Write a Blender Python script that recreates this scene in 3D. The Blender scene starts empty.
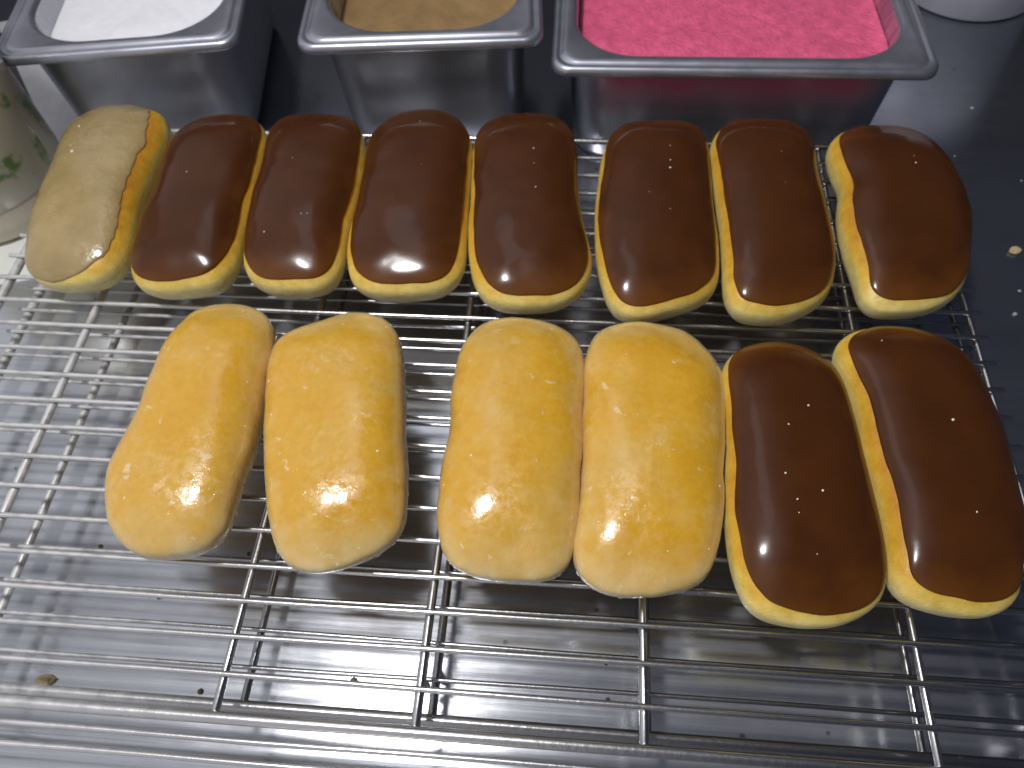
import bpy, bmesh, math, random
import numpy as np
from mathutils import Vector, Matrix, noise
# Lengths in centimetres (scene scale_length 0.01). x right, y away from the photographer, z up; z = 0 is the wire level of the top rack.
sc = bpy.context.scene
sc.unit_settings.scale_length = 0.01
COL = sc.collection
rnd = random.Random(7)
TAU = math.tau
ZCOUNTER = -3.9
OUT = [[[-27.31, 36.29], [-28.41, 35.96], [-28.95, 35.01], [-29.49, 33.52], [-29.17, 30.95], [-28.91, 28.98], [-28.65, 26.65], [-28.21, 24.93], [-27.77, 23.63], [-26.72, 22.8], [-25.62, 22.72], [-24.49, 22.86], [-23.54, 23.35], [-23.02, 24.16], [-22.91, 25.55], [-23.15, 27.09], [-23.41, 29.42], [-23.43, 31.14], [-23.45, 32.94], [-23.63, 34.25], [-24.28, 35.48], [-25.66, 36.09], [-26.58, 36.24]],
 [[-20.99, 35.52], [-22.0, 34.95], [-22.7, 33.84], [-23.01, 32.31], [-22.77, 29.94], [-22.59, 27.81], [-22.57, 26.23], [-22.4, 24.32], [-22.04, 23.27], [-21.21, 22.63], [-19.83, 22.57], [-18.61, 22.81], [-17.54, 23.14], [-17.12, 23.85], [-16.93, 24.98], [-17.08, 26.9], [-17.21, 29.43], [-17.48, 31.87], [-17.84, 34.21], [-18.89, 35.43], [-20.07, 35.55]],
 [[-15.65, 35.77], [-16.89, 35.54], [-17.43, 34.54], [-17.5, 32.91], [-17.2, 31.14], [-17.18, 29.68], [-17.07, 27.59], [-16.8, 25.61], [-16.44, 24.15], [-15.58, 23.22], [-14.43, 22.94], [-13.26, 23.0], [-12.3, 23.19], [-11.66, 23.72], [-11.46, 25.03], [-11.53, 26.71], [-11.52, 28.96], [-11.7, 31.84], [-12.03, 34.14], [-12.79, 35.34], [-14.25, 35.76]],
 [[-9.1, 36.45], [-10.14, 36.11], [-11.0, 35.03], [-11.61, 33.37], [-11.56, 31.1], [-11.43, 28.5], [-11.47, 26.71], [-11.31, 25.0], [-10.79, 23.6], [-10.01, 23.01], [-8.73, 22.88], [-7.46, 23.05], [-6.31, 23.29], [-5.58, 23.82], [-5.25, 24.89], [-5.29, 26.76], [-5.47, 28.98], [-5.57, 31.58], [-5.82, 34.1], [-6.59, 35.53], [-7.82, 36.38]],
 [[-3.24, 36.32], [-4.5, 36.0], [-5.32, 35.01], [-5.68, 33.58], [-5.56, 31.34], [-5.39, 29.21], [-5.35, 27.19], [-5.04, 25.08], [-4.52, 23.52], [-3.79, 22.66], [-2.57, 22.49], [-1.31, 22.62], [-0.15, 22.86], [0.7, 23.67], [1.08, 24.95], [0.94, 26.4], [0.54, 28.33], [0.27, 30.84], [0.09, 33.54], [-0.55, 35.43], [-1.5, 36.24]],
 [[4.49, 35.89], [3.06, 35.77], [2.1, 34.8], [1.55, 33.09], [1.3, 30.65], [1.21, 28.13], [1.32, 25.99], [1.63, 24.19], [2.08, 22.75], [2.75, 22.2], [3.73, 22.18], [4.82, 22.55], [6.2, 23.09], [7.13, 23.95], [7.37, 25.04], [7.45, 26.89], [7.39, 29.06], [7.38, 31.36], [7.28, 34.0], [6.82, 35.56], [5.85, 35.98]],
 [[10.69, 36.14], [9.39, 36.22], [8.24, 35.63], [7.5, 34.17], [7.4, 32.27], [7.56, 29.97], [7.59, 27.79], [7.56, 25.51], [7.56, 23.85], [7.85, 22.71], [8.67, 22.37], [9.84, 22.43], [11.09, 22.84], [12.31, 23.7], [12.81, 24.89], [13.08, 26.21], [13.05, 28.98], [12.98, 31.71], [13.04, 34.06], [12.59, 35.69], [11.8, 36.18]],
 [[17.49, 36.14], [16.15, 36.03], [14.87, 35.45], [13.91, 34.26], [13.82, 32.51], [14.09, 30.97], [13.7, 29.23], [13.66, 26.89], [13.93, 25.01], [14.0, 23.66], [14.63, 23.04], [15.79, 23.09], [16.99, 23.29], [18.3, 24.0], [19.03, 24.98], [19.64, 26.96], [20.14, 29.05], [20.12, 31.24], [19.76, 33.49], [19.26, 35.02], [18.53, 35.93]],
 [[-16.73, 21.9], [-17.85, 21.53], [-18.37, 20.76], [-18.75, 19.01], [-18.92, 16.61], [-18.96, 14.57], [-19.17, 12.64], [-18.93, 11.4], [-18.41, 10.23], [-17.5, 9.41], [-16.41, 9.15], [-15.31, 9.29], [-14.3, 9.55], [-13.63, 10.23], [-13.46, 11.4], [-13.48, 12.81], [-13.43, 14.32], [-13.49, 16.3], [-13.71, 18.62], [-14.0, 20.4], [-14.84, 21.49], [-15.77, 21.85]],
 [[-10.58, 21.63], [-11.87, 21.04], [-12.99, 20.31], [-13.68, 19.47], [-13.59, 17.76], [-13.15, 15.51], [-12.63, 13.42], [-12.02, 11.46], [-11.53, 10.12], [-10.73, 9.18], [-9.71, 8.93], [-8.63, 9.09], [-7.5, 9.61], [-6.52, 10.45], [-6.3, 11.46], [-6.55, 13.58], [-6.95, 15.65], [-7.32, 17.88], [-7.78, 20.03], [-8.59, 21.22], [-9.45, 21.63]],
 [[-2.38, 21.69], [-3.56, 21.5], [-4.54, 20.73], [-4.9, 19.5], [-4.96, 17.73], [-4.9, 15.65], [-5.04, 13.87], [-4.97, 12.02], [-4.7, 10.46], [-4.29, 9.72], [-3.17, 9.24], [-1.73, 9.09], [-0.32, 9.16], [0.38, 9.54], [0.71, 10.63], [0.86, 12.55], [0.88, 14.79], [0.87, 17.2], [0.88, 19.59], [0.38, 20.77], [-0.82, 21.42]],
 [[3.69, 21.77], [2.21, 21.57], [1.25, 20.83], [0.89, 19.36], [0.91, 17.2], [0.93, 14.99], [0.88, 12.91], [0.71, 11.13], [0.75, 9.97], [1.29, 9.2], [2.23, 8.88], [3.45, 8.84], [4.69, 9.11], [5.81, 9.71], [6.35, 10.81], [6.72, 12.55], [6.84, 14.75], [7.03, 16.72], [7.07, 18.81], [6.51, 20.28], [5.61, 21.27], [4.74, 21.62]],
 [[10.0, 20.89], [8.7, 20.75], [7.55, 20.09], [7.01, 18.93], [7.01, 16.95], [6.99, 14.88], [6.81, 13.12], [6.78, 11.29], [6.96, 9.6], [7.42, 8.51], [8.31, 8.1], [9.67, 7.99], [10.95, 8.23], [12.13, 8.87], [12.65, 9.8], [12.77, 11.15], [12.7, 13.11], [12.54, 15.21], [12.38, 17.68], [12.13, 19.56], [11.18, 20.54]],
 [[15.21, 22.04], [14.05, 21.97], [12.74, 21.33], [12.23, 20.35], [12.48, 18.99], [12.72, 17.47], [12.65, 15.41], [12.81, 13.67], [12.89, 12.2], [12.85, 10.99], [12.84, 9.7], [13.48, 9.11], [14.63, 8.86], [15.97, 8.77], [16.98, 9.1], [17.56, 9.8], [17.87, 10.99], [18.36, 12.55], [18.46, 14.58], [18.47, 16.96], [18.07, 19.93], [17.24, 21.19], [16.37, 21.78]]]
# ------------------------------------------------------------------ helpers
def mesh_obj(name, verts, faces, mat, parent=None, smooth=True, loc=None):
    me = bpy.data.meshes.new(name); me.from_pydata([tuple(v) for v in verts], [], faces)
    if smooth: me.polygons.foreach_set('use_smooth', [True]*len(me.polygons))
    me.update(); me.materials.append(mat)
    o = bpy.data.objects.new(name, me); COL.objects.link(o)
    if parent: o.parent = parent
    if loc: o.location = loc
    return o
def recalc(o):
    bm = bmesh.new(); bm.from_mesh(o.data); bmesh.ops.recalc_face_normals(bm, faces=bm.faces); bm.to_mesh(o.data); bm.free()
    return o
def tag(o, label=None, cat=None, group=None, kind=None):
    if label: o['label'] = label
    if cat: o['category'] = cat
    if group: o['group'] = group
    if kind: o['kind'] = kind
    return o
def empty(name, loc, label, cat, group=None):
    o = bpy.data.objects.new(name, None); o.empty_display_size = 1; o.location = loc; COL.objects.link(o)
    return tag(o, label, cat, group)
def tube_data(pts, r, n=12, cap=True):
    V, Fc = [], []; pts = [Vector(p) for p in pts]
    m = len(pts)
    for i, p in enumerate(pts):
        d = (pts[min(i+1, m-1)] - pts[max(i-1, 0)]).normalized()
        up = Vector((0, 0, 1)) if abs(d.z) < .9 else Vector((1, 0, 0))
        a = d.cross(up).normalized(); b = a.cross(d)
        for k in range(n):
            t = TAU*k/n; V.append(p + a*(r*math.cos(t)) + b*(r*math.sin(t)))
    for i in range(m-1):
        for k in range(n):
            k2 = (k+1) % n
            Fc.append((i*n+k, i*n+k2, (i+1)*n+k2, (i+1)*n+k))
    if cap:
        for base, sgn, p, d in ((0, -1, pts[0], pts[0]-pts[1]), ((m-1)*n, 1, pts[-1], pts[-1]-pts[-2])):
            c = len(V); V.append(p + d.normalized()*r*.6)
            ring = [base+k for k in range(n)]
            r2 = len(V)
            mid = p + d.normalized()*r*.45
            for k in range(n): V.append(mid + (V[base+k]-p)*.72)
            for k in range(n):
                k2 = (k+1) % n
                q = (ring[k2], ring[k], r2+k, r2+k2); t3 = (r2+k2, r2+k, c)
                if sgn > 0: q = q[::-1]; t3 = t3[::-1]
                Fc.append(q); Fc.append(t3)
    return V, Fc
def tube(name, pts, r, mat, parent=None, n=12):
    V, Fc = tube_data(pts, r, n)
    return recalc(mesh_obj(name, V, Fc, mat, parent))
def fbm(p, s, seed=0, o=3):
    return noise.fractal(Vector((p[0]*s+seed*13.7, p[1]*s-seed*7.1, p[2]*s+seed*3.3)), 1.0, 2.0, o)

# ------------------------------------------------------------------ materials
def newmat(name):
    m = bpy.data.materials.new(name); m.use_nodes = True
    nt = m.node_tree; b = nt.nodes['Principled BSDF']
    return m, nt, b
def nd(nt, t, **kw):
    n = nt.nodes.new(t)
    for k, v in kw.items():
        if k in n.inputs: n.inputs[k].default_value = v
        else: setattr(n, k, v)
    return n
def ramp(nt, fac, stops, interp='LINEAR'):
    r = nt.nodes.new('ShaderNodeValToRGB'); r.color_ramp.interpolation = interp
    els = r.color_ramp.elements
    while len(els) < len(stops): els.new(.5)
    for e, (p, c) in zip(els, stops):
        e.position = p; e.color = (c if len(c) == 4 else (*c, 1)) if not isinstance(c, (int, float)) else (c, c, c, 1)
    nt.links.new(fac, r.inputs[0]); return r.outputs[0]
def coords(nt, scale=(1, 1, 1), loc=(0, 0, 0), rand=False, kind='Object'):
    tc = nt.nodes.new('ShaderNodeTexCoord'); mp = nt.nodes.new('ShaderNodeMapping')
    mp.inputs['Scale'].default_value = scale; mp.inputs['Location'].default_value = loc
    if rand:
        oi = nt.nodes.new('ShaderNodeObjectInfo'); ad = nt.nodes.new('ShaderNodeVectorMath'); ad.operation = 'ADD'
        ml = nt.nodes.new('ShaderNodeMath'); ml.operation = 'MULTIPLY'; ml.inputs[1].default_value = 91.0
        nt.links.new(oi.outputs['Random'], ml.inputs[0]); nt.links.new(tc.outputs[kind], ad.inputs[0]); nt.links.new(ml.outputs[0], ad.inputs[1])
        nt.links.new(ad.outputs[0], mp.inputs[0])
    else: nt.links.new(tc.outputs[kind], mp.inputs[0])
    return mp.outputs[0]
def noise_tex(nt, vec, scale, detail=4, rough=.55, dist=0):
    n = nt.nodes.new('ShaderNodeTexNoise'); n.inputs['Scale'].default_value = scale
    n.inputs['Detail'].default_value = detail; n.inputs['Roughness'].default_value = rough; n.inputs['Distortion'].default_value = dist
    nt.links.new(vec, n.inputs['Vector']); return n.outputs['Fac']
def mix(nt, fac, a, b, blend='MIX'):
    m = nt.nodes.new('ShaderNodeMix'); m.data_type = 'RGBA'; m.blend_type = blend
    for s, v in ((m.inputs[0], fac), (m.inputs[6], a), (m.inputs[7], b)):
        if isinstance(v, (int, float)): s.default_value = v if s.type == 'VALUE' else (v, v, v, 1)
        elif isinstance(v, tuple): s.default_value = (*v, 1) if len(v) == 3 else v
        else: nt.links.new(v, s)
    return m.outputs[2]
def math_(nt, op, a, b=0.0, c=0.0, clamp=False):
    m = nt.nodes.new('ShaderNodeMath'); m.operation = op; m.use_clamp = clamp
    for i, v in enumerate((a, b, c)):
        if isinstance(v, (int, float)): m.inputs[i].default_value = v
        else: nt.links.new(v, m.inputs[i])
    return m.outputs[0]
def bump(nt, b, h, dist=.05, strength=1.0, prev=None):
    n = nt.nodes.new('ShaderNodeBump'); n.inputs['Strength'].default_value = strength; n.inputs['Distance'].default_value = dist
    nt.links.new(h, n.inputs['Height'])
    if prev: nt.links.new(prev, n.inputs['Normal'])
    if b:
        nt.links.new(n.outputs[0], b.inputs['Normal']); nt.links.new(n.outputs[0], b.inputs['Coat Normal'])
    return n.outputs[0]
def sepz(nt, vec, ax='Z'):
    s = nt.nodes.new('ShaderNodeSeparateXYZ'); nt.links.new(vec, s.inputs[0]); return s.outputs[ax]

def m_choc():
    m, nt, b = newmat('chocolate_icing')
    v = coords(nt, rand=True)
    n1 = noise_tex(nt, v, .45, 3)
    c = ramp(nt, n1, [(.3, (.052, .0160, .0040)), (.7, (.068, .0215, .0052))])
    z = math_(nt, 'ADD', sepz(nt, coords(nt)), math_(nt, 'MULTIPLY', math_(nt, 'SUBTRACT', noise_tex(nt, v, .5, 3), .5), 1.0))
    thin = ramp(nt, math_(nt, 'MULTIPLY', z, .25), [(.56, .55), (.76, 0.0)])   # thinner, amber toward its edge
    c = mix(nt, thin, c, (.20, .070, .010))
    nt.links.new(c, b.inputs['Base Color'])
    r = ramp(nt, noise_tex(nt, v, 1.3, 5), [(.3, .12), (.75, .17)])
    nt.links.new(r, b.inputs['Roughness'])
    b.inputs['IOR'].default_value = 1.33
    b.inputs['Coat Weight'].default_value = .12; b.inputs['Coat Roughness'].default_value = .30
    b.inputs['Subsurface Weight'].default_value = .12; b.inputs['Subsurface Radius'].default_value = (.3, .1, .05); b.inputs['Subsurface Scale'].default_value = .3
    h = mix(nt, .10, noise_tex(nt, v, .6, 1), noise_tex(nt, v, 3, 2))
    bump(nt, b, h, .03, .5)
    return m
def m_maple():
    m, nt, b = newmat('maple_icing')
    v = coords(nt, rand=True)
    c = ramp(nt, noise_tex(nt, v, .6, 5), [(.3, (.30, .215, .085)), (.7, (.39, .285, .12))])
    nt.links.new(c, b.inputs['Base Color'])
    nt.links.new(ramp(nt, noise_tex(nt, v, 2, 5), [(.3, .16), (.75, .4)]), b.inputs['Roughness'])
    b.inputs['Coat Weight'].default_value = .7; b.inputs['Coat Roughness'].default_value = .08
    b.inputs['Subsurface Weight'].default_value = .2; b.inputs['Subsurface Radius'].default_value = (.5, .3, .15); b.inputs['Subsurface Scale'].default_value = .3
    h = mix(nt, .15, noise_tex(nt, v, 1.0, 3), noise_tex(nt, v, 5, 4))
    bump(nt, b, h, .12, .7)
    return m
def m_dough(glazed=False):
    m, nt, b = newmat('glazed_fried_dough' if glazed else 'fried_dough')
    tc = coords(nt); v = coords(nt, rand=True)
    z = sepz(nt, tc)
    w = math_(nt, 'ADD', z, math_(nt, 'MULTIPLY', math_(nt, 'SUBTRACT', noise_tex(nt, v, 1.1, 4), .5), .7))
    zz = math_(nt, 'MULTIPLY', w, .28, clamp=True)
    if glazed:
        c = ramp(nt, zz, [(.06, (.50, .30, .10)), (.22, (.60, .40, .13)), (.36, (.70, .53, .26)), (.5, (.66, .40, .10)), (.72, (.62, .31, .045)), (.95, (.66, .34, .05))])
    else:
        c = ramp(nt, zz, [(.03, (.45, .27, .05)), (.12, (.62, .45, .12)), (.26, (.80, .69, .32)), (.46, (.84, .74, .36)), (.57, (.80, .64, .19)), (.68, (.72, .44, .04)), (.8, (.55, .24, .02))])
    sp = ramp(nt, noise_tex(nt, v, 2.4, 6, .65), [(.3, (.82, .78, .7)), (.65, (1, 1, 1))])
    nt.links.new(mix(nt, 1.0, c, sp, 'MULTIPLY'), b.inputs['Base Color'])
    b.inputs['Roughness'].default_value = .38
    b.inputs['Subsurface Weight'].default_value = .25; b.inputs['Subsurface Radius'].default_value = (.8, .4, .12); b.inputs['Subsurface Scale'].default_value = .3
    h = mix(nt, .5, noise_tex(nt, v, 1.5, 4), noise_tex(nt, v, 9, 4))
    bump(nt, b, h, .07, .7)
    return m
def m_glaze():
    m, nt, b = newmat('sugar_glaze')
    v = coords(nt, rand=True); tc = coords(nt)
    z = sepz(nt, tc)
    n1 = noise_tex(nt, v, .35, 4)
    c = ramp(nt, n1, [(.3, (.63, .335, .014)), (.5, (.65, .37, .026)), (.72, (.64, .405, .085))])
    fl = ramp(nt, noise_tex(nt, v, 3.2, 6, .6), [(.3, (.92, .88, .80)), (.6, (1, 1, 1))])
    c = mix(nt, 1.0, c, fl, 'MULTIPLY')
    # pale sugary skin, thicker toward the foot
    w = math_(nt, 'ADD', z, math_(nt, 'MULTIPLY', math_(nt, 'SUBTRACT', noise_tex(nt, v, 1.0, 5), .5), 1.5))
    foot = ramp(nt, math_(nt, 'MULTIPLY', w, .28, clamp=True), [(.42, .92), (.58, .45), (.86, 0.0)])
    c = mix(nt, foot, c, (.78, .66, .36))
    # dried, flaky glaze: hard-edged little islands, thin and milky
    isl = ramp(nt, noise_tex(nt, v, 2.6, 6, .65, .6), [(.53, 0.0), (.57, 1.0)])
    reg = ramp(nt, noise_tex(nt, v, .42, 3), [(.54, 0.0), (.66, 1.0)])
    cm = math_(nt, 'MULTIPLY', isl, reg)
    big = ramp(nt, noise_tex(nt, v, 1.3, 7, .6, .4), [(.655, 0.0), (.675, 1.0)])
    c = mix(nt, math_(nt, 'MULTIPLY', cm, .16), c, (.86, .74, .50))
    c = mix(nt, math_(nt, 'MULTIPLY', big, .38), c, (.86, .76, .54))
    nt.links.new(c, b.inputs['Base Color'])
    b.inputs['Sheen Weight'].default_value = .12; b.inputs['Sheen Roughness'].default_value = .45; b.inputs['Sheen Tint'].default_value = (1, .9, .75, 1)
    nt.links.new(ramp(nt, noise_tex(nt, v, 2.5, 6, .7), [(.42, .14), (.58, .38)]), b.inputs['Roughness'])
    b.inputs['Coat Weight'].default_value = .75; b.inputs['Coat Roughness'].default_value = .10
    b.inputs['Subsurface Weight'].default_value = .3; b.inputs['Subsurface Radius'].default_value = (.8, .4, .12); b.inputs['Subsurface Scale'].default_value = .35
    h = mix(nt, .22, noise_tex(nt, v, 1.1, 3, .5), noise_tex(nt, v, 6, 5, .6))
    p1 = bump(nt, None, h, .05, .7)
    hh = math_(nt, 'ADD', math_(nt, 'MULTIPLY', cm, .6), big)
    bump(nt, b, hh, .012, .5, p1)
    return m
def m_flake():
    m, nt, b = newmat('dried_sugar_flake')
    b.inputs['Base Color'].default_value = (.86, .79, .62, 1); b.inputs['Roughness'].default_value = .35
    b.inputs['Subsurface Weight'].default_value = .3; b.inputs['Subsurface Scale'].default_value = .1
    return m
def m_wire(name, base=.55, residue=True):
    m, nt, b = newmat(name)
    v = coords(nt)
    vv = coords(nt, (1, 1, 1))
    n1 = noise_tex(nt, v, 1.6, 5)
    b.inputs['Metallic'].default_value = 1.0
    x = sepz(nt, v, 'X')
    # dried glaze dulls the left part of the rack
    left = math_(nt, 'MULTIPLY', math_(nt, 'SUBTRACT', math_(nt, 'MULTIPLY', x, -1.0), 13.0), .085, clamp=True)
    k = math_(nt, 'MULTIPLY', left, ramp(nt, n1, [(.35, .35), (.6, 1.0)]))
    k = math_(nt, 'ADD', k, ramp(nt, noise_tex(nt, vv, 2.7, 6, .7), [(.64, 0.0), (.78, .35)]), clamp=True)
    nt.links.new(mix(nt, k, (base, base*.99, base*.97), (.62, .62, .60)), b.inputs['Base Color'])
    nt.links.new(math_(nt, 'SUBTRACT', 1.0, math_(nt, 'MULTIPLY', k, .75)), b.inputs['Metallic'])
    nt.links.new(math_(nt, 'ADD', math_(nt, 'MULTIPLY', k, .3), .24), b.inputs['Roughness'])
    bump(nt, b, noise_tex(nt, v, 4, 4), .02, .5)
    return m
def m_counter():
    m, nt, b = newmat('brushed_steel_counter')
    v = coords(nt, (.05, 3.0, 1)); v0 = coords(nt)
    streak = noise_tex(nt, v, 2.2, 6, .7)
    fine = noise_tex(nt, coords(nt, (.12, 9, 1)), 3, 4)
    blot = noise_tex(nt, v0, .16, 6, .6)
    c = ramp(nt, blot, [(.3, (.52, .54, .57)), (.7, (.67, .69, .72))])
    c = mix(nt, .6, c, ramp(nt, streak, [(.3, (.75, .75, .75)), (.7, (1.15, 1.15, 1.15))]), 'MULTIPLY')
    # base colour blends darker and bluer to the right and toward the back
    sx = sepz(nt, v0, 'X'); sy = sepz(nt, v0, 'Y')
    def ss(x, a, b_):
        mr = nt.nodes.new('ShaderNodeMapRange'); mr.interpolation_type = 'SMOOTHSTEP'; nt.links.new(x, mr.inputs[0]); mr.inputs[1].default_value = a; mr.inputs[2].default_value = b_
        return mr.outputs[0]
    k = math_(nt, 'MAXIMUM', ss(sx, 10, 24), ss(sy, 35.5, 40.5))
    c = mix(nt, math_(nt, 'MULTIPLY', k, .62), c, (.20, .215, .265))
    # grease spots
    vo = nt.nodes.new('ShaderNodeTexVoronoi'); vo.inputs['Scale'].default_value = .55; nt.links.new(v0, vo.inputs['Vector'])
    spot = ramp(nt, vo.outputs['Distance'], [(.05, 1.0), (.085, 0.0)])
    sel = ramp(nt, noise_tex(nt, v0, .5, 2), [(.5, 0.0), (.56, 1.0)])
    sp = math_(nt, 'MULTIPLY', spot, sel)
    c = mix(nt, math_(nt, 'MULTIPLY', sp, .7), c, (.05, .05, .06))
    nt.links.new(c, b.inputs['Base Color']); nt.links.new(math_(nt, 'ADD', math_(nt, 'MULTIPLY', k, .13), .80), b.inputs['Metallic'])
    r = ramp(nt, mix(nt, .5, streak, noise_tex(nt, v0, .5, 6)), [(.3, .12), (.7, .23)])
    nt.links.new(r, b.inputs['Roughness'])
    p1 = bump(nt, None, streak, .008, .3)
    bump(nt, b, noise_tex(nt, v0, .12, 2), .12, .25, p1)
    return m
def m_pan(name='stainless_pan_steel', inner=None, stain=None):
    m, nt, b = newmat(name)
    v = coords(nt, (1, 1, .35))
    n = noise_tex(nt, v, .3, 4)
    c = ramp(nt, n, [(.3, (.40, .41, .46)), (.7, (.50, .51, .56))])
    met = 1.0
    if inner:
        st = ramp(nt, noise_tex(nt, coords(nt, (1.3, 1.3, .35)), 1.2, 6, .7), [(.46, 0.0), (.6, 1.0)])
        st = math_(nt, 'MULTIPLY', st, .85)
        c = mix(nt, st, c, inner); met = math_(nt, 'SUBTRACT', 1.0, st)
    if stain:   # icing colour showing on the outside below the rim
        z = sepz(nt, coords(nt)); x = sepz(nt, coords(nt), 'X')
        k = math_(nt, 'ADD', z, math_(nt, 'MULTIPLY', math_(nt, 'SUBTRACT', noise_tex(nt, coords(nt), .35, 3), .5), 2.2))
        k = ramp(nt, math_(nt, 'MULTIPLY', k, .125, clamp=True), [(.45, 0.0), (.78, 1.0)])
        xx = ramp(nt, math_(nt, 'MULTIPLY', math_(nt, 'ABSOLUTE', x), .1, clamp=True), [(.68, 1.0), (.90, 0.0)])
        k = math_(nt, 'MULTIPLY', math_(nt, 'MULTIPLY', k, xx), .85)
        c = mix(nt, k, c, stain); met = math_(nt, 'SUBTRACT', 1.0, k)
    if met != 1.0: nt.links.new(met, b.inputs['Metallic'])
    else: b.inputs['Metallic'].default_value = .86
    nt.links.new(c, b.inputs['Base Color'])
    nt.links.new(ramp(nt, noise_tex(nt, v, .8, 3), [(.3, .30), (.7, .40)]), b.inputs['Roughness'])
    return m
def m_plain(name, col, rough=.5, metal=0, noise_amt=.15, scale=1.0, bmp=.0):
    m, nt, b = newmat(name)
    v = coords(nt)
    n = noise_tex(nt, v, scale, 5)
    lo = tuple(x*(1-noise_amt) for x in col); hi = tuple(min(1, x*(1+noise_amt)) for x in col)
    nt.links.new(ramp(nt, n, [(.3, lo), (.7, hi)]), b.inputs['Base Color'])
    b.inputs['Roughness'].default_value = rough; b.inputs['Metallic'].default_value = metal
    if bmp: bump(nt, b, noise_tex(nt, v, scale*3, 5), bmp, 1)
    return m

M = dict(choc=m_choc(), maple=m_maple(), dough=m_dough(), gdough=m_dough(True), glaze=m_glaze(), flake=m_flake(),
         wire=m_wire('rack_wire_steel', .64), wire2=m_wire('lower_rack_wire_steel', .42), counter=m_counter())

# ------------------------------------------------------------------ donuts
ZC = 1.75; HT = 1.66; HB = 1.64
def smooth_outline(pts, n=120):
    P = [Vector((p[0], p[1])) for p in pts]; m = len(P); S = 12; dense = []
    for i in range(m):
        p0, p1, p2, p3 = P[i-1], P[i], P[(i+1) % m], P[(i+2) % m]
        for k in range(S):
            t = k/S
            dense.append(.5*((2*p1)+(p2-p0)*t+(2*p0-5*p1+4*p2-p3)*t*t+(3*p1-p0-3*p2+p3)*t**3))
    L = [0]
    for i in range(len(dense)): L.append(L[-1]+(dense[(i+1) % len(dense)]-dense[i]).length)
    out = []; j = 0
    for k in range(n):
        s = L[-1]*k/n
        while L[j+1] < s: j += 1
        t = (s-L[j])/(L[j+1]-L[j]+1e-9); out.append(dense[j].lerp(dense[(j+1) % len(dense)], t))
    for _ in range(4):
        out = [(out[i-1]+out[i]*2+out[(i+1) % n])/4 for i in range(n)]
    return out
class Bun:
    def __init__(s, pts, seed, wob=1.0):
        o = smooth_outline(pts); s.n = len(o); s.seed = seed; s.wob = wob
        c = sum(o, Vector((0, 0)))/s.n; s.c = c
        xx = sum((p.x-c.x)**2 for p in o); yy = sum((p.y-c.y)**2 for p in o); xy = sum((p.x-c.x)*(p.y-c.y) for p in o)
        a = .5*math.atan2(2*xy, xx-yy); ax = Vector((math.cos(a), math.sin(a)))
        if ax.y < 0: ax = -ax
        s.ax = ax; t = [(p-c).dot(ax) for p in o]; lat = [(p-c).dot(Vector((ax.y, -ax.x))) for p in o]
        r = (max(lat)-min(lat))/2; s.t0 = min(t)+r*.95; s.t1 = max(t)-r*.95
        s.o = [p-c for p in o]; s.r = r
    def pos(s, i, phi):
        p = s.o[i % s.n]; t = max(s.t0, min(s.t1, p.dot(s.ax))); q = s.ax*t
        up = phi < math.pi/2
        e = 2.6 if up else 2.6
        sn = max(0, math.sin(phi))**(2/e); cs = abs(math.cos(phi))**(2/e)
        P = q+(p-q)*sn
        tt = P.dot(s.ax); u = (tt-s.t0)/(s.t1-s.t0)
        dome = 1.0-.10*abs(2*u-1)**3 if up else 1.0
        z = ZC+(HT*cs*dome if up else -HB*cs)
        d = fbm((P.x, P.y, z), .28, s.seed, 3)*.10*s.wob + fbm((P.x, P.y, z), .8, s.seed+5, 2)*.02*s.wob
        # shallow proof line round the waist
        d -= .10*math.exp(-((phi-1.95)/.16)**2)*(.5+fbm((P.x, P.y, 0), .3, s.seed+9))
        nrm = Vector((p-q)[:]).normalized() if (p-q).length > 1e-6 else Vector((0, 0))
        return Vector((P.x+nrm.x*sn*d, P.y+nrm.y*sn*d, z+(cs*d if up else -cs*d*.3)))
    def nrm(s, i, phi):
        e = .04
        a = s.pos(i+1, phi)-s.pos(i-1, phi); b = s.pos(i, min(math.pi, phi+e))-s.pos(i, max(.02, phi-e))
        v = a.cross(b)
        if v.length < 1e-9: return Vector((0, 0, 1))
        v.normalize(); g = s.pos(i, phi)-Vector((0, 0, ZC))
        ref = Vector((s.o[i % s.n].x, s.o[i % s.n].y, 0)).normalized()*math.sin(phi)+Vector((0, 0, math.cos(phi)*1.2))
        return v if v.dot(ref) > 0 else -v
    def loft(s, name, phis, mat, parent, off=None):
        V, Fc = [], []; n = s.n; m = len(phis(0))
        cols = [phis(i) for i in range(n)]
        for j in range(m):
            for i in range(n):
                ph = cols[i][j]; p = s.pos(i, ph)
                if off: p = p+s.nrm(i, max(ph, .12))*off(i, j, ph) if ph > .1 else p+Vector((0, 0, off(i, j, ph)))
                V.append(p)
        for j in range(m-1):
            for i in range(n):
                Fc.append((j*n+i, (j+1)*n+i, (j+1)*n+(i+1) % n, j*n+(i+1) % n))
        o = mesh_obj(name, V, Fc, mat, parent)
        bm = bmesh.new(); bm.from_mesh(o.data); bmesh.ops.remove_doubles(bm, verts=bm.verts, dist=.004)
        bmesh.ops.recalc_face_normals(bm, faces=bm.faces)
        bm.normal_update()
        top = max(bm.faces, key=lambda f: f.calc_center_median().z)
        if top.normal.z < 0: bmesh.ops.reverse_faces(bm, faces=bm.faces)
        bm.to_mesh(o.data); bm.free(); o.data.polygons.foreach_set('use_smooth', [True]*len(o.data.polygons))
        return o
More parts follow.
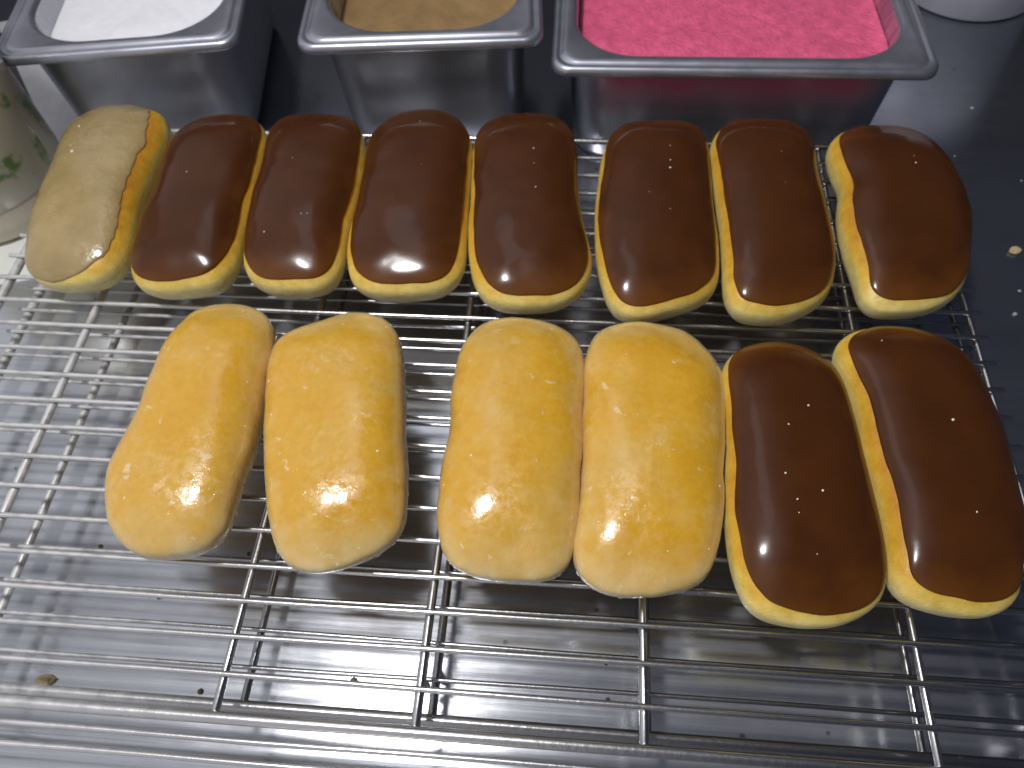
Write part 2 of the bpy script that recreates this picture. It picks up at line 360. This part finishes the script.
def surf_point(bun, u, w):
    """point on the top of the bun: u along its length 0 (near) to 1 (far), w across -1..1"""
    best = None
    tgt = bun.ax*(bun.t0-bun.r*.9+(bun.t1-bun.t0+1.8*bun.r)*u)+Vector((bun.ax.y, -bun.ax.x))*w*bun.r
    for i in range(0, bun.n, 2):
        for k in range(1, 15):
            ph = k*.1
            p = bun.pos(i, ph); d = (p.x-tgt.x)**2+(p.y-tgt.y)**2
            if best is None or d < best[0]: best = (d, i, ph)
    return bun.pos(best[1], best[2]), bun.nrm(best[1], best[2])
def chip(V, Fc, p, n, size, r, flat=.35):
    """a small ragged flake lying on a surface"""
    a = n.orthogonal().normalized(); b = n.cross(a); base = len(V); k = r.randint(5, 8); ph0 = r.random()*6
    el = r.uniform(.5, 1)
    ring = []
    for j in range(k):
        t = TAU*j/k+ph0; rr = size*r.uniform(.55, 1.15)
        V.append(p+a*math.cos(t)*rr+b*math.sin(t)*rr*el-n*.01)
    for j in range(k):
        V.append(V[base+j].lerp(p, .3)+n*(size*flat))
    V.append(p+n*size*flat*1.15)
    for j in range(k):
        j2 = (j+1) % k
        Fc.append((base+j, base+j2, base+k+j2, base+k+j)); Fc.append((base+k+j, base+k+j2, base+2*k))
def make_donut(idx, pts, kind, label, group, specks=()):
    bun = Bun(pts, idx*3+1, 1.2 if kind == 'glazed' else .55)
    root = empty({'choc': 'iced_donut_bar', 'maple': 'iced_donut_bar', 'glazed': 'glazed_donut_bar'}[kind], (bun.c.x, bun.c.y, .1), label, 'donut', group)
    r = random.Random(idx*17)
    K = 30
    full = lambda i: [math.pi*k/K for k in range(K+1)]
    shift = Vector((0, 0, -.1))
    bodyo = bun.loft('dough', full, M['gdough'] if kind == 'glazed' else M['dough'], root)
    parts = [bodyo]
    if kind == 'glazed':
        def lim(i): 
            p = bun.o[i]; return 2.05+.28*fbm((p.x, p.y, 0), 1.2, idx+40, 5)
        nm, th, mt = 'sugar_glaze', .05, M['glaze']
    else:
        def lim(i):
            p = bun.o[i]; base, al = ICE.get(idx, (1.13, .0))
            lat = p.dot(Vector((bun.ax.y, -bun.ax.x)))/bun.r; v = base+al*lat+.10*p.dot(bun.ax)/6.5+.10*fbm((p.x, p.y, 0), .3, idx+40, 3)
            if kind == 'maple':
                v = 1.40+.16*fbm((p.x, p.y, 0), .5, idx+40, 4)-.58*max(0, min(1, (lat+.1)*1.3))+.04*fbm((p.x, p.y, 0), 2.0, 77, 2)
            return v
        nm, th, mt = ('maple_icing', .075, M['maple']) if kind == 'maple' else ('chocolate_icing', .085, M['choc'])
    lims = [lim(i) for i in range(bun.n)]
    J = 26
    def ph(i):
        L = lims[i]
        main = [L*(k/J) for k in range(J)]
        edge = [L+dx for dx in (0, .012, .022, .03, .033, .03)]
        return main+edge
    def off(i, j, p):
        if j < J-3: return th
        seq = [th*.99, th*.97, th*.93, th*.84, th*.66, th*.42, th*.15, -th*.25, -th*.6]
        return seq[j-(J-3)]
    parts.append(bun.loft(nm, ph, mt, root, off))
    if specks:
        for (u, w, sz) in specks:
            V, Fc = [], []
            p, n = surf_point(bun, u, w); chip(V, Fc, p+n*th, n, sz*.7, r, .4)
            parts.append(recalc(mesh_obj('sugar_speck', V, Fc, M['flake'], root, False)))
    if kind == 'glazed':
        for _ in range(58):   # curled flakes of dried glaze round the foot and a few on top
            i = r.randrange(bun.n); pp = r.choice([r.uniform(1.6, 2.0), r.uniform(1.65, 1.9), r.uniform(.2, 1.5)])
            if pp < 1.6 and r.random() < .45: continue
            V, Fc = [], []
            p = bun.pos(i, pp); n = bun.nrm(i, pp); chip(V, Fc, p+n*.05, n, r.uniform(.07, .19) if pp > 1.6 else r.uniform(.04, .09), r, .14)
            parts.append(recalc(mesh_obj('glaze_flake', V, Fc, M['flake'], root, False)))
    for o in parts: o.location = (0, 0, -.1)   # mesh z counts from the wire level
    return root

ICE = {1: (1.14, -.05), 7: (1.08, .16), 12: (1.12, .08), 13: (1.06, .18), 4: (1.12, .06), 6: (1.10, .06)}
ROWB = 'chocolate iced donut bars on the rack'; ROWG = 'glazed donut bars on the rack'
LAB = [
 ('maple', 'tan maple iced donut bar at the left end of the back row', None),
 ('choc', 'chocolate iced donut bar touching the tan maple iced one', ROWB),
 ('choc', 'third donut bar from the left in the back row, chocolate iced', ROWB),
 ('choc', 'fourth donut bar from the left in the back row, chocolate iced', ROWB),
 ('choc', 'chocolate iced donut bar just left of the bare wire gap in the back row', ROWB),
 ('choc', 'chocolate iced donut bar just right of the bare wire gap, scratches in its icing', ROWB),
 ('choc', 'chocolate iced donut bar second from the right end of the back row', ROWB),
 ('choc', 'wide chocolate iced donut bar at the right end of the back row', ROWB),
 ('glazed', 'slanted golden glazed donut bar at the left end of the front row', ROWG),
 ('glazed', 'golden glazed donut bar second from the left in the front row', ROWG),
 ('glazed', 'left one of the two touching glazed donut bars in the middle of the front row', ROWG),
 ('glazed', 'golden glazed donut bar in the front row touching a chocolate iced one', ROWG),
 ('choc', 'chocolate iced donut bar in the front row beside the golden glazed ones', ROWB),
 ('choc', 'chocolate iced donut bar at the right end of the front row', ROWB),
]
SPECK = {0: [(.78, -.45, .13), (.62, -.35, .16), (.66, -.45, .1)], 1: [(.52, .0, .07)], 2: [(.22, -.5, .08), (.3, .25, .07), (.27, .0, .06), (.6, -.1, .05)],
 3: [(.82, .0, .06), (.55, .05, .04)], 4: [(.68, .1, .08), (.46, .0, .08), (.58, .0, .05)], 5: [(.62, .0, .10), (.66, .05, .08), (.5, -.05, .05), (.38, .05, .06), (.74, .15, .06)],
 6: [(.7, .05, .05), (.56, .1, .05), (.85, -.1, .05)], 7: [(.66, .05, .09), (.7, .1, .05)], 12: [(.68, .0, .10), (.62, .0, .07), (.6, -.15, .07), (.38, .1, .09), (.34, -.02, .08), (.3, -.12, .06), (.2, .0, .05), (.43, -.25, .1)],
 13: [(.56, .05, .12), (.25, .1, .10), (.9, -.35, .08)]}
for i, (kind, lab, grp) in enumerate(LAB):
    make_donut(i, OUT[i], kind, lab, grp, SPECK.get(i, ()))

# ------------------------------------------------------------------ two stacked wire racks
def make_rack(dx, dy, dz, mat, name, label, seed, rw=.12):
    r = random.Random(seed)
    root = empty(name, (-5+dx, 20+dy, dz-1.9), label, 'cooling rack')
    inv = Vector((5-dx, -20-dy, -dz+1.9))
    def T(n, pts, rad, k=12): 
        o = tube(n, [Vector(p)+Vector((dx, dy, dz)) for p in pts], rad, mat, root, k); o.location = inv; return o
    ys = [23.1-1.5*k for k in range(-8, 13)]
    for y in ys:
        b1, b2 = r.uniform(-.06, .06), r.uniform(-.06, .06); c1 = r.uniform(-.03, .03)
        pts = []
        for k in range(21):
            t = k/20; x = -31.0+(20.55+31.0)*t
            pts.append((x+r.uniform(0, .0), y+b1*math.sin(t*3.14)+b2*math.sin(t*6.3)+r.uniform(-.008, .008), c1*math.sin(t*6)))
        T('wire', pts, rw)
    for x, rad in ((-30.6, .24), (-24.95, .2), (-12.95, .17), (-5.07, .19), (3.63, .19), (14.3, .15), (20.15, .15)):
        w = r.uniform(-.05, .05); y0 = 2.1 if abs(x) > 20 and dz == 0 else 3.6
        T('frame_side' if rad in (.24,) or x > 20 else 'cross_bar', [(x+w*math.sin(k/12*3.14), y0+(36.6-y0)*k/12, -.14-rad*.92) for k in range(13)], rad, 14)
    T('frame_front', [(-31.0+51.6*k/16, 3.58, -.12+.03*math.sin(k)) for k in range(17)], .24, 14)
    if dz == 0:
        for yy in (2.85, 2.12): T('frame_front', [(-31.0+51.6*k/16, yy+.02*math.sin(k*1.3+yy), -.25) for k in range(17)], .12)
    T('frame_back', [(-31.0+51.6*k/16, 36.6, -.06) for k in range(17)], .17, 14)
    for x in (-30.6, -5.07, 20.15):
        for y in (5.5, 34.5):
            T('foot', [(x, y, -.3), (x, y, -1.75)], .2)
    return root
make_rack(0, 0, 0, M['wire'], 'wire_rack', 'steel wire cooling rack holding the donut bars, uppermost of the two stacked', 3)
make_rack(.32, .72, -1.9, M['wire2'], 'wire_rack', 'steel wire cooling rack lying under the one with the donuts, seen through its wires', 5, .10)

# ------------------------------------------------------------------ counter (with a small raised bead along its front edge)
def counter():
    prof = [(-14, -3.0-3.9), (-2.2, -3.9-.5), (-.4, -3.93), (1.9, -3.9)]
    for yb in (2.3,):
        for k in range(9):
            t = math.pi*k/8; prof.append((yb-.2*math.cos(t), -3.9+.055*math.sin(t)))
    prof += [(2.9, -3.9), (6, -3.9), (16, -3.9), (32, -3.9), (60, -3.9), (110, -3.9)]
    V, Fc = [], []; n = len(prof)
    xs = [-90+180*k/30 for k in range(31)]
    for x in xs:
        for y, z in prof: V.append((x, y, z))
    for i in range(len(xs)-1):
        for j in range(n-1): Fc.append((i*n+j, (i+1)*n+j, (i+1)*n+j+1, i*n+j+1))
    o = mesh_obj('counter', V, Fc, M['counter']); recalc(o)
    if o.data.polygons[len(o.data.polygons)//2].normal.z < 0: o.data.flip_normals()
    tag(o, 'brushed stainless steel counter under the racks and pans', 'counter', kind='structure')
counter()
V = [(-90, 68, -3.95), (90, 68, -3.95), (90, 68, 22), (-90, 68, 22), (-90, 70, -3.95), (90, 70, -3.95), (90, 70, 22), (-90, 70, 22)]
tag(recalc(mesh_obj('unseen_dark_blocker', V, [(0, 1, 2, 3), (7, 6, 5, 4), (3, 2, 6, 7), (0, 3, 7, 4), (1, 5, 6, 2), (0, 4, 5, 1)], m_plain('dark_blocker_panel', (.018, .02, .028), .6), smooth=False)), 'unseen low dark panel added behind the pans to darken reflections', 'wall', kind='structure')  # added out of view to block fill and darken the counter's reflections

# ------------------------------------------------------------------ icing pans
def rrect(w, l, r, n=8):
    """rounded rectangle centred on 0, counter-clockwise"""
    pts = []
    for cx, cy, a0 in ((w/2-r, l/2-r, 0), (-w/2+r, l/2-r, 90), (-w/2+r, -l/2+r, 180), (w/2-r, -l/2+r, 270)):
        for k in range(n+1):
            a = math.radians(a0+90*k/n); pts.append((cx+r*math.cos(a), cy+r*math.sin(a)))
    return pts
def loftloops(name, loops, mat, parent=None, close=False, n=8):
    V, Fc = [], []
    for (w, l, r, z) in loops:
        for x, y in rrect(w, l, r, n): V.append((x, y, z))
    m = 4*(n+1)
    for j in range(len(loops)-1):
        for i in range(m): Fc.append((j*m+i, j*m+(i+1) % m, (j+1)*m+(i+1) % m, (j+1)*m+i))
    if close: Fc.append(tuple((len(loops)-1)*m+i for i in range(m)))
    return mesh_obj(name, V, Fc, mat, parent)
def make_pan(left, right, depth, ztop, mat, innermat, label, group, ri=3.2, fl=1.15, taper=.35, outmat=None):
    a = Vector(left); b = Vector(right); w = (b-a).length; d = (b-a).normalized(); nrm = Vector((-d.y, d.x))
    c = (a+b)/2+nrm*depth/2; H = ztop-ZCOUNTER
    root = empty('icing_pan', (c.x, c.y, ZCOUNTER+.05), label, 'pan', group); root.rotation_euler.z = math.atan2(d.y, d.x)
    l = depth; W = lambda ins, rr, z: (w-2*ins, l-2*ins, rr, z+H-.05)
    rim = loftloops('rim', [W(.10, 1.0, -.62), W(.02, 1.0, -.55), W(0, 1.05, -.4), W(.02, 1.05, -.22), W(.10, 1.05, -.1), W(.22, 1.0, -.05), W(.34, .95, -.07), W(.44, .95, -.15), W(.52, .95, -.16),
        W(.62, .95, -.06), W(.76, .95, 0), W(.88, 1.1, -.01), W(fl+.0, ri, -.04), W(fl+.18, ri, -.14), W(fl+.26, ri, -.32)], mat, root, n=10)
    inner = loftloops('inner_wall', [W(fl+.26, ri, -.32), W(fl+.34, ri, -1.2), W(fl+.5+taper*.7, ri*.95, -H*.7), W(fl+.55+taper, ri*.9, -H+.9), W(fl+.6+taper, ri*.8, -H+.4), W(fl+1.2+taper, ri*.7, -H+.2)], innermat, root, True, 10)
    outer = loftloops('outer_wall', [W(fl-.2, 2.4, -.12), W(fl-.15, 2.4, -.5), W(fl-.1+taper*.7, 2.3, -H*.7), W(fl-.05+taper, 2.2, -H+.8), W(fl+.2+taper, 2.0, -H+.2), W(fl+.8+taper, 1.7, -H+.05)], outmat or mat, root, True, 10)
    for o in (rim, inner, outer): recalc(o)
    return root, c, w, d, H
def make_fill(c, w, l, d, ztop, level, fl, ri, mat, label, cat='icing', base_depth=5, amp=.1, seed=0):
    """the icing in the pan: a full-bodied slab with a softly wavy top that meets the wall"""
    ins = fl+.42; W, L = w-2*ins, l-2*ins
    V, Fc = [], []; n = 10; m = 4*(n+1); zl = ztop-level
    rings = [1, .97, .93, .85, .7, .5, .3, .12]
    V0 = rrect(W, L, ri*.95, n)
    ang = math.atan2(d.y, d.x)
    for x, y in rrect(W-1.0, L-1.0, ri*.8, n): V.append((x, y, -base_depth))
    for s in rings:
        for x, y in V0:
            z = amp*fbm((x*s, y*s, 0), .5, seed, 4)+(.10 if s == 1 else .03 if s == .97 else 0)
            V.append((x*s, y*s, z))
    V.append((0, 0, 0))
    R = len(rings)+1
    for j in range(R-1):
        for i in range(m): Fc.append((j*m+i, j*m+(i+1) % m, (j+1)*m+(i+1) % m, (j+1)*m+i))
    for i in range(m): Fc.append(((R-1)*m+i, (R-1)*m+(i+1) % m, R*m))
    Fc.append(tuple(range(m-1, -1, -1)))
    o = recalc(mesh_obj('icing', V, Fc, mat)); o.location = (c.x, c.y, zl); o.rotation_euler.z = ang
    s = o.modifiers.new('sub', 'SUBSURF'); s.levels = s.render_levels = 2; s.subdivision_type = 'SIMPLE'
    return tag(o, label, cat)
PG = 'steel icing pans behind the rack'
white = m_plain('white_icing', (.90, .90, .92), .3, noise_amt=.04, scale=.8, bmp=.05)
tan = m_plain('tan_icing', (.28, .175, .07), .3, noise_amt=.18, scale=.5, bmp=.06)
pink = m_plain('pink_icing', (.76, .12, .24), .25, noise_amt=.18, scale=1.3, bmp=.10)
steel = m_pan()
p = make_pan((-34.4, 36.9), (-20.0, 39.0), 18, 4.6, steel, m_pan('pan_wall_white_smears', (.6, .6, .62)), 'steel pan of white icing, leftmost of the three pans behind the rack', PG, ri=4)
make_fill(p[1], p[2], 18, p[3], 4.6, 1.9, 1.15, 3.6, white, 'smooth white icing filling the leftmost steel pan', seed=1)
p = make_pan((-16.1, 37.7), (-2.0, 38.8), 18, 5.2, steel, m_pan('pan_wall_tan_smears', (.22, .15, .09)), 'steel pan of tan maple icing, middle one of the three pans behind the rack', PG, ri=3.8)
make_fill(p[1], p[2], 18, p[3], 5.2, 2.2, 1.15, 3.6, tan, 'tan maple icing inside the middle steel pan', seed=2)
p = make_pan((-1.55, 37.6), (19.9, 37.8), 18, 4.2, steel, m_pan('pan_wall_pink_smears', (.55, .06, .17)), 'wide steel pan of pink icing, rightmost of the three pans behind the rack', PG, ri=3.6, outmat=m_pan('steel_pan_pink_stained', stain=(.50, .06, .14)))
make_fill(p[1], p[2], 18, p[3], 4.2, 1.7, 1.15, 3.4, pink, 'bright pink icing inside the wide rightmost pan', seed=3, amp=.2)

# ------------------------------------------------------------------ white tub (top right corner)
def lathe(name, prof, mat, parent=None, n=48):
    V, Fc = [], []; m = len(prof)
    for k in range(n):
        a = TAU*k/n
        for r_, z in prof: V.append((r_*math.cos(a), r_*math.sin(a), z))
    for k in range(n):
        k2 = (k+1) % n
        for j in range(m-1): Fc.append((k*m+j, k2*m+j, k2*m+j+1, k*m+j+1))
    o = mesh_obj(name, V, Fc, mat, parent)
    bm = bmesh.new(); bm.from_mesh(o.data); bmesh.ops.remove_doubles(bm, verts=bm.verts, dist=1e-4); bmesh.ops.recalc_face_normals(bm, faces=bm.faces); bm.to_mesh(o.data); bm.free()
    o.data.polygons.foreach_set('use_smooth', [True]*len(o.data.polygons))
    return o
wp = m_plain('white_plastic', (.55, .55, .6), .45, noise_amt=.06, scale=.4)
t = empty('plastic_tub', (29.6, 60.2, ZCOUNTER), 'round white plastic tub standing on the counter behind the pink icing pan', 'tub')
lathe('tub_wall', [(0, .25), (4.6, .25), (5.0, .0), (5.35, .3), (5.7, 5), (6.1, 11), (5.9, 11), (5.5, 5), (5.1, .6), (0, .5)], wp, t)
lathe('tub_rim', [(6.05, 10.6), (6.4, 10.7), (6.5, 11.0), (6.4, 11.25), (5.9, 11.25), (5.85, 10.9)], wp, t)

# ------------------------------------------------------------------ things at the left edge
def m_label():
    m, nt, b = newmat('blurred_green_printed_label')
    v = coords(nt); n = noise_tex(nt, v, .35, 3)
    c = ramp(nt, n, [(.3, (.56, .52, .36)), (.55, (.62, .57, .44)), (.7, (.52, .52, .30))])
    g = ramp(nt, noise_tex(nt, coords(nt, (1, 1, 1), (3, 1, 2)), .5, 3), [(.58, 0.0), (.66, 1.0)])
    nt.links.new(mix(nt, g, c, (.16, .28, .06)), b.inputs['Base Color']); b.inputs['Roughness'].default_value = .3
    return m
j = empty('plastic_jar', (-37.4, 34.2, ZCOUNTER), 'beige plastic jar with a green printed label beside the rack at the left edge', 'jar')
lathe('jar_body', [(0, .1), (4.2, .1), (4.7, .5), (4.8, 1.5), (4.8, 16), (4.4, 17.2), (3.4, 18), (3.3, 18)], m_plain('beige_plastic', (.58, .52, .40), .35, noise_amt=.12, scale=.3), j)
lathe('jar_label', [(4.82, 2.6), (4.86, 2.65), (4.86, 13.8), (4.82, 13.85)], m_label(), j)
lathe('jar_lid', [(3.3, 17.9), (3.8, 17.9), (3.85, 18.2), (3.85, 19.4), (3.7, 19.6), (0, 19.65)], wp, j)

def slab(name, corners, thick, mat, label, cat):
    """a thin plate through four 3-D corners"""
    P = [Vector(c) for c in corners]; n = (P[1]-P[0]).cross(P[3]-P[0]).normalized()*thick
    c0 = sum(P, Vector())/4
    V = [p-c0 for p in P]+[p+n-c0 for p in P]
    Fc = [(0, 1, 2, 3), (7, 6, 5, 4), (0, 4, 5, 1), (1, 5, 6, 2), (2, 6, 7, 3), (3, 7, 4, 0)]
    o = recalc(mesh_obj(name, V, Fc, mat, smooth=False)); o.location = c0
    bv = o.modifiers.new('bevel', 'BEVEL'); bv.width = thick*.3; bv.segments = 2
    return tag(o, label, cat)

zc = ZCOUNTER+.02
slab('steel_strip', [(-43.0, 49.2, zc+2.6), (-40.4, 50.2, zc+2.6), (-30.2, 36.6, zc+.1), (-32.6, 34.6, zc+.1)], -.15, m_plain('dull_grey_metal', (.50, .50, .50), .45, .6, .08), 'flat light grey strip slanting between the jar and the white icing pan', 'strip')
slab('paper_card', [(-42, 33.4, zc+.2), (-35.6, 34.4, zc+.2), (-32.2, 27.6, zc+.1), (-38, 26, zc+.1)], .12, m_plain('white_paper', (.70, .72, .66), .6, noise_amt=.05), 'pale white card lying at the left edge in front of the jar', 'card')
# ------------------------------------------------------------------ crumbs on the counter
def crumb(x, y, s, mat, label, group, elong=1.0):
    V, Fc = [], []; r = random.Random(int(x*97+y*31)); n = Vector((0, 0, 1))
    me = bpy.data.meshes.new('crumb'); bm = bmesh.new(); bmesh.ops.create_icosphere(bm, subdivisions=2, radius=s)
    for v in bm.verts:
        v.co *= 1+.35*noise.noise(v.co*(1.6/s)+Vector((x, y, 0))); v.co.x *= elong; v.co.z *= .6
    bm.to_mesh(me); bm.free(); me.materials.append(mat)
    o = bpy.data.objects.new('crumb', me); COL.objects.link(o); o.location = (x, y, ZCOUNTER+s*.45); o.rotation_euler.z = r.random()*6
    tag(o, label, 'crumb', group)
cr = m_plain('dough_crumb', (.55, .42, .22), .7, noise_amt=.2, scale=4); cw = m_plain('sugar_crumb', (.42, .41, .38), .6)
crumb(26.2, 32.4, .28, cr, 'largest yellow brown crumb on the bare counter right of the rack', None, 1.3)
CW = 'small pale crumbs on the bare counter to the right'
for x, y, s in ((25.0, 27.7, .13), (25.7, 29.4, .09), (26.8, 45.3, .12), (21.9, 22.3, .15), (24.6, 40.5, .06), (28.2, 38.4, .06)):
    crumb(x, y, s*.8, cw, 'tiny pale crumb on the bare dark counter right of the rack', CW, 1.4)
CB = 'brown crumbs on the counter under the racks'
dk = m_plain('burnt_crumb', (.09, .07, .04), .6, noise_amt=.3, scale=4)
for x, y, s in ((-18.5, 9.0, .14), (-22.2, 11.2, .11), (-14.8, 11.3, .09), (-8.6, 5.9, .16), (-9.0, 4.2, .1), (2.4, 7.4, .1), (2.5, 5.9, .1), (2.0, 4.1, .12), (-15.3, 5.0, .13)):
    crumb(x, y, s, dk, 'small brown crumb on the steel counter seen between the rack wires', CB)
crumb(-22.4, 4.9, .3, m_plain('tan_crumb', (.34, .27, .14), .6, noise_amt=.3, scale=3), 'tan crumb on the counter at the lower left of the rack', None, 1.5)
# ------------------------------------------------------------------ camera
f_px, pitch, yaw, roll, HC = 759.327, 1.014301, .129266, -.0641859, 31.14
cp, sp = math.cos(pitch), math.sin(pitch)
Fv = Vector((0, cp, -sp)); Rv = Vector((1, 0, 0)); Uv = Vector((0, sp, cp))
cr_, sr_ = math.cos(roll), math.sin(roll)
Rv, Uv = Rv*cr_+Uv*sr_, Uv*cr_-Rv*sr_
Z = Matrix.Rotation(yaw, 3, 'Z'); Fv, Rv, Uv = Z@Fv, Z@Rv, Z@Uv
cam = bpy.data.cameras.new('camera'); co = bpy.data.objects.new('camera', cam); COL.objects.link(co)
m = Matrix((Rv, Uv, -Fv)).transposed().to_4x4(); m.translation = (0, 0, HC); co.matrix_world = m
cam.sensor_fit = 'HORIZONTAL'; cam.sensor_width = 36; cam.lens = f_px/1024*36; cam.clip_start = .5; cam.clip_end = 2000
sc.camera = co
cam.dof.use_dof = True; cam.dof.focus_distance = 27.5; cam.dof.aperture_fstop = .15
# ------------------------------------------------------------------ light
def area(name, loc, target, sx, sy, power, col):
    l = bpy.data.lights.new(name, 'AREA'); l.shape = 'RECTANGLE'; l.size = sx; l.size_y = sy; l.energy = power; l.color = col
    o = bpy.data.objects.new(name, l); COL.objects.link(o); o.location = loc
    d = Vector(target)-Vector(loc); o.rotation_euler = d.to_track_quat('-Z', 'Y').to_euler()
    return o
area('case_lamp', (-23, 12, 90), (-5, 20, 0), 12, 17, 7000, (1.0, .965, .98))
area('case_lamp_bulb', (-24.5, 9.2, 88), (-5, 15, 0), 8, 7, 54000, (1.0, .98, 1.0))
area('ceiling_strip', (-24, 62, 95), (-5, 22, 0), 22, 60, 3600, (.9, .92, 1.0))
w = bpy.data.worlds.new('World'); sc.world = w; w.use_nodes = True
nt = w.node_tree; bg = nt.nodes['Background']
tc = nt.nodes.new('ShaderNodeTexCoord'); s = nt.nodes.new('ShaderNodeSeparateXYZ'); nt.links.new(tc.outputs['Generated'], s.inputs[0])
def sstep(x, a, b_):
    mr = nt.nodes.new('ShaderNodeMapRange'); mr.interpolation_type = 'SMOOTHSTEP'; nt.links.new(x, mr.inputs[0])
    mr.inputs[1].default_value = a; mr.inputs[2].default_value = b_; mr.inputs[3].default_value = 0; mr.inputs[4].default_value = 1
    return mr.outputs[0]
g = math_(nt, 'MULTIPLY', sstep(s.outputs['X'], .30, -.20), sstep(s.outputs['Y'], 1.02, .55))
nt.links.new(ramp(nt, g, [(0, (.024, .028, .044)), (.5, (.18, .185, .215)), (1, (.50, .50, .545))]), bg.inputs[0]); bg.inputs[1].default_value = 1.0
sc.view_settings.view_transform = 'Standard'; sc.view_settings.look = 'None'; sc.view_settings.exposure = 0; sc.view_settings.gamma = 1
sc.cycles.use_denoising = True
sc.cycles.max_bounces = 8; sc.cycles.sample_clamp_indirect = 6
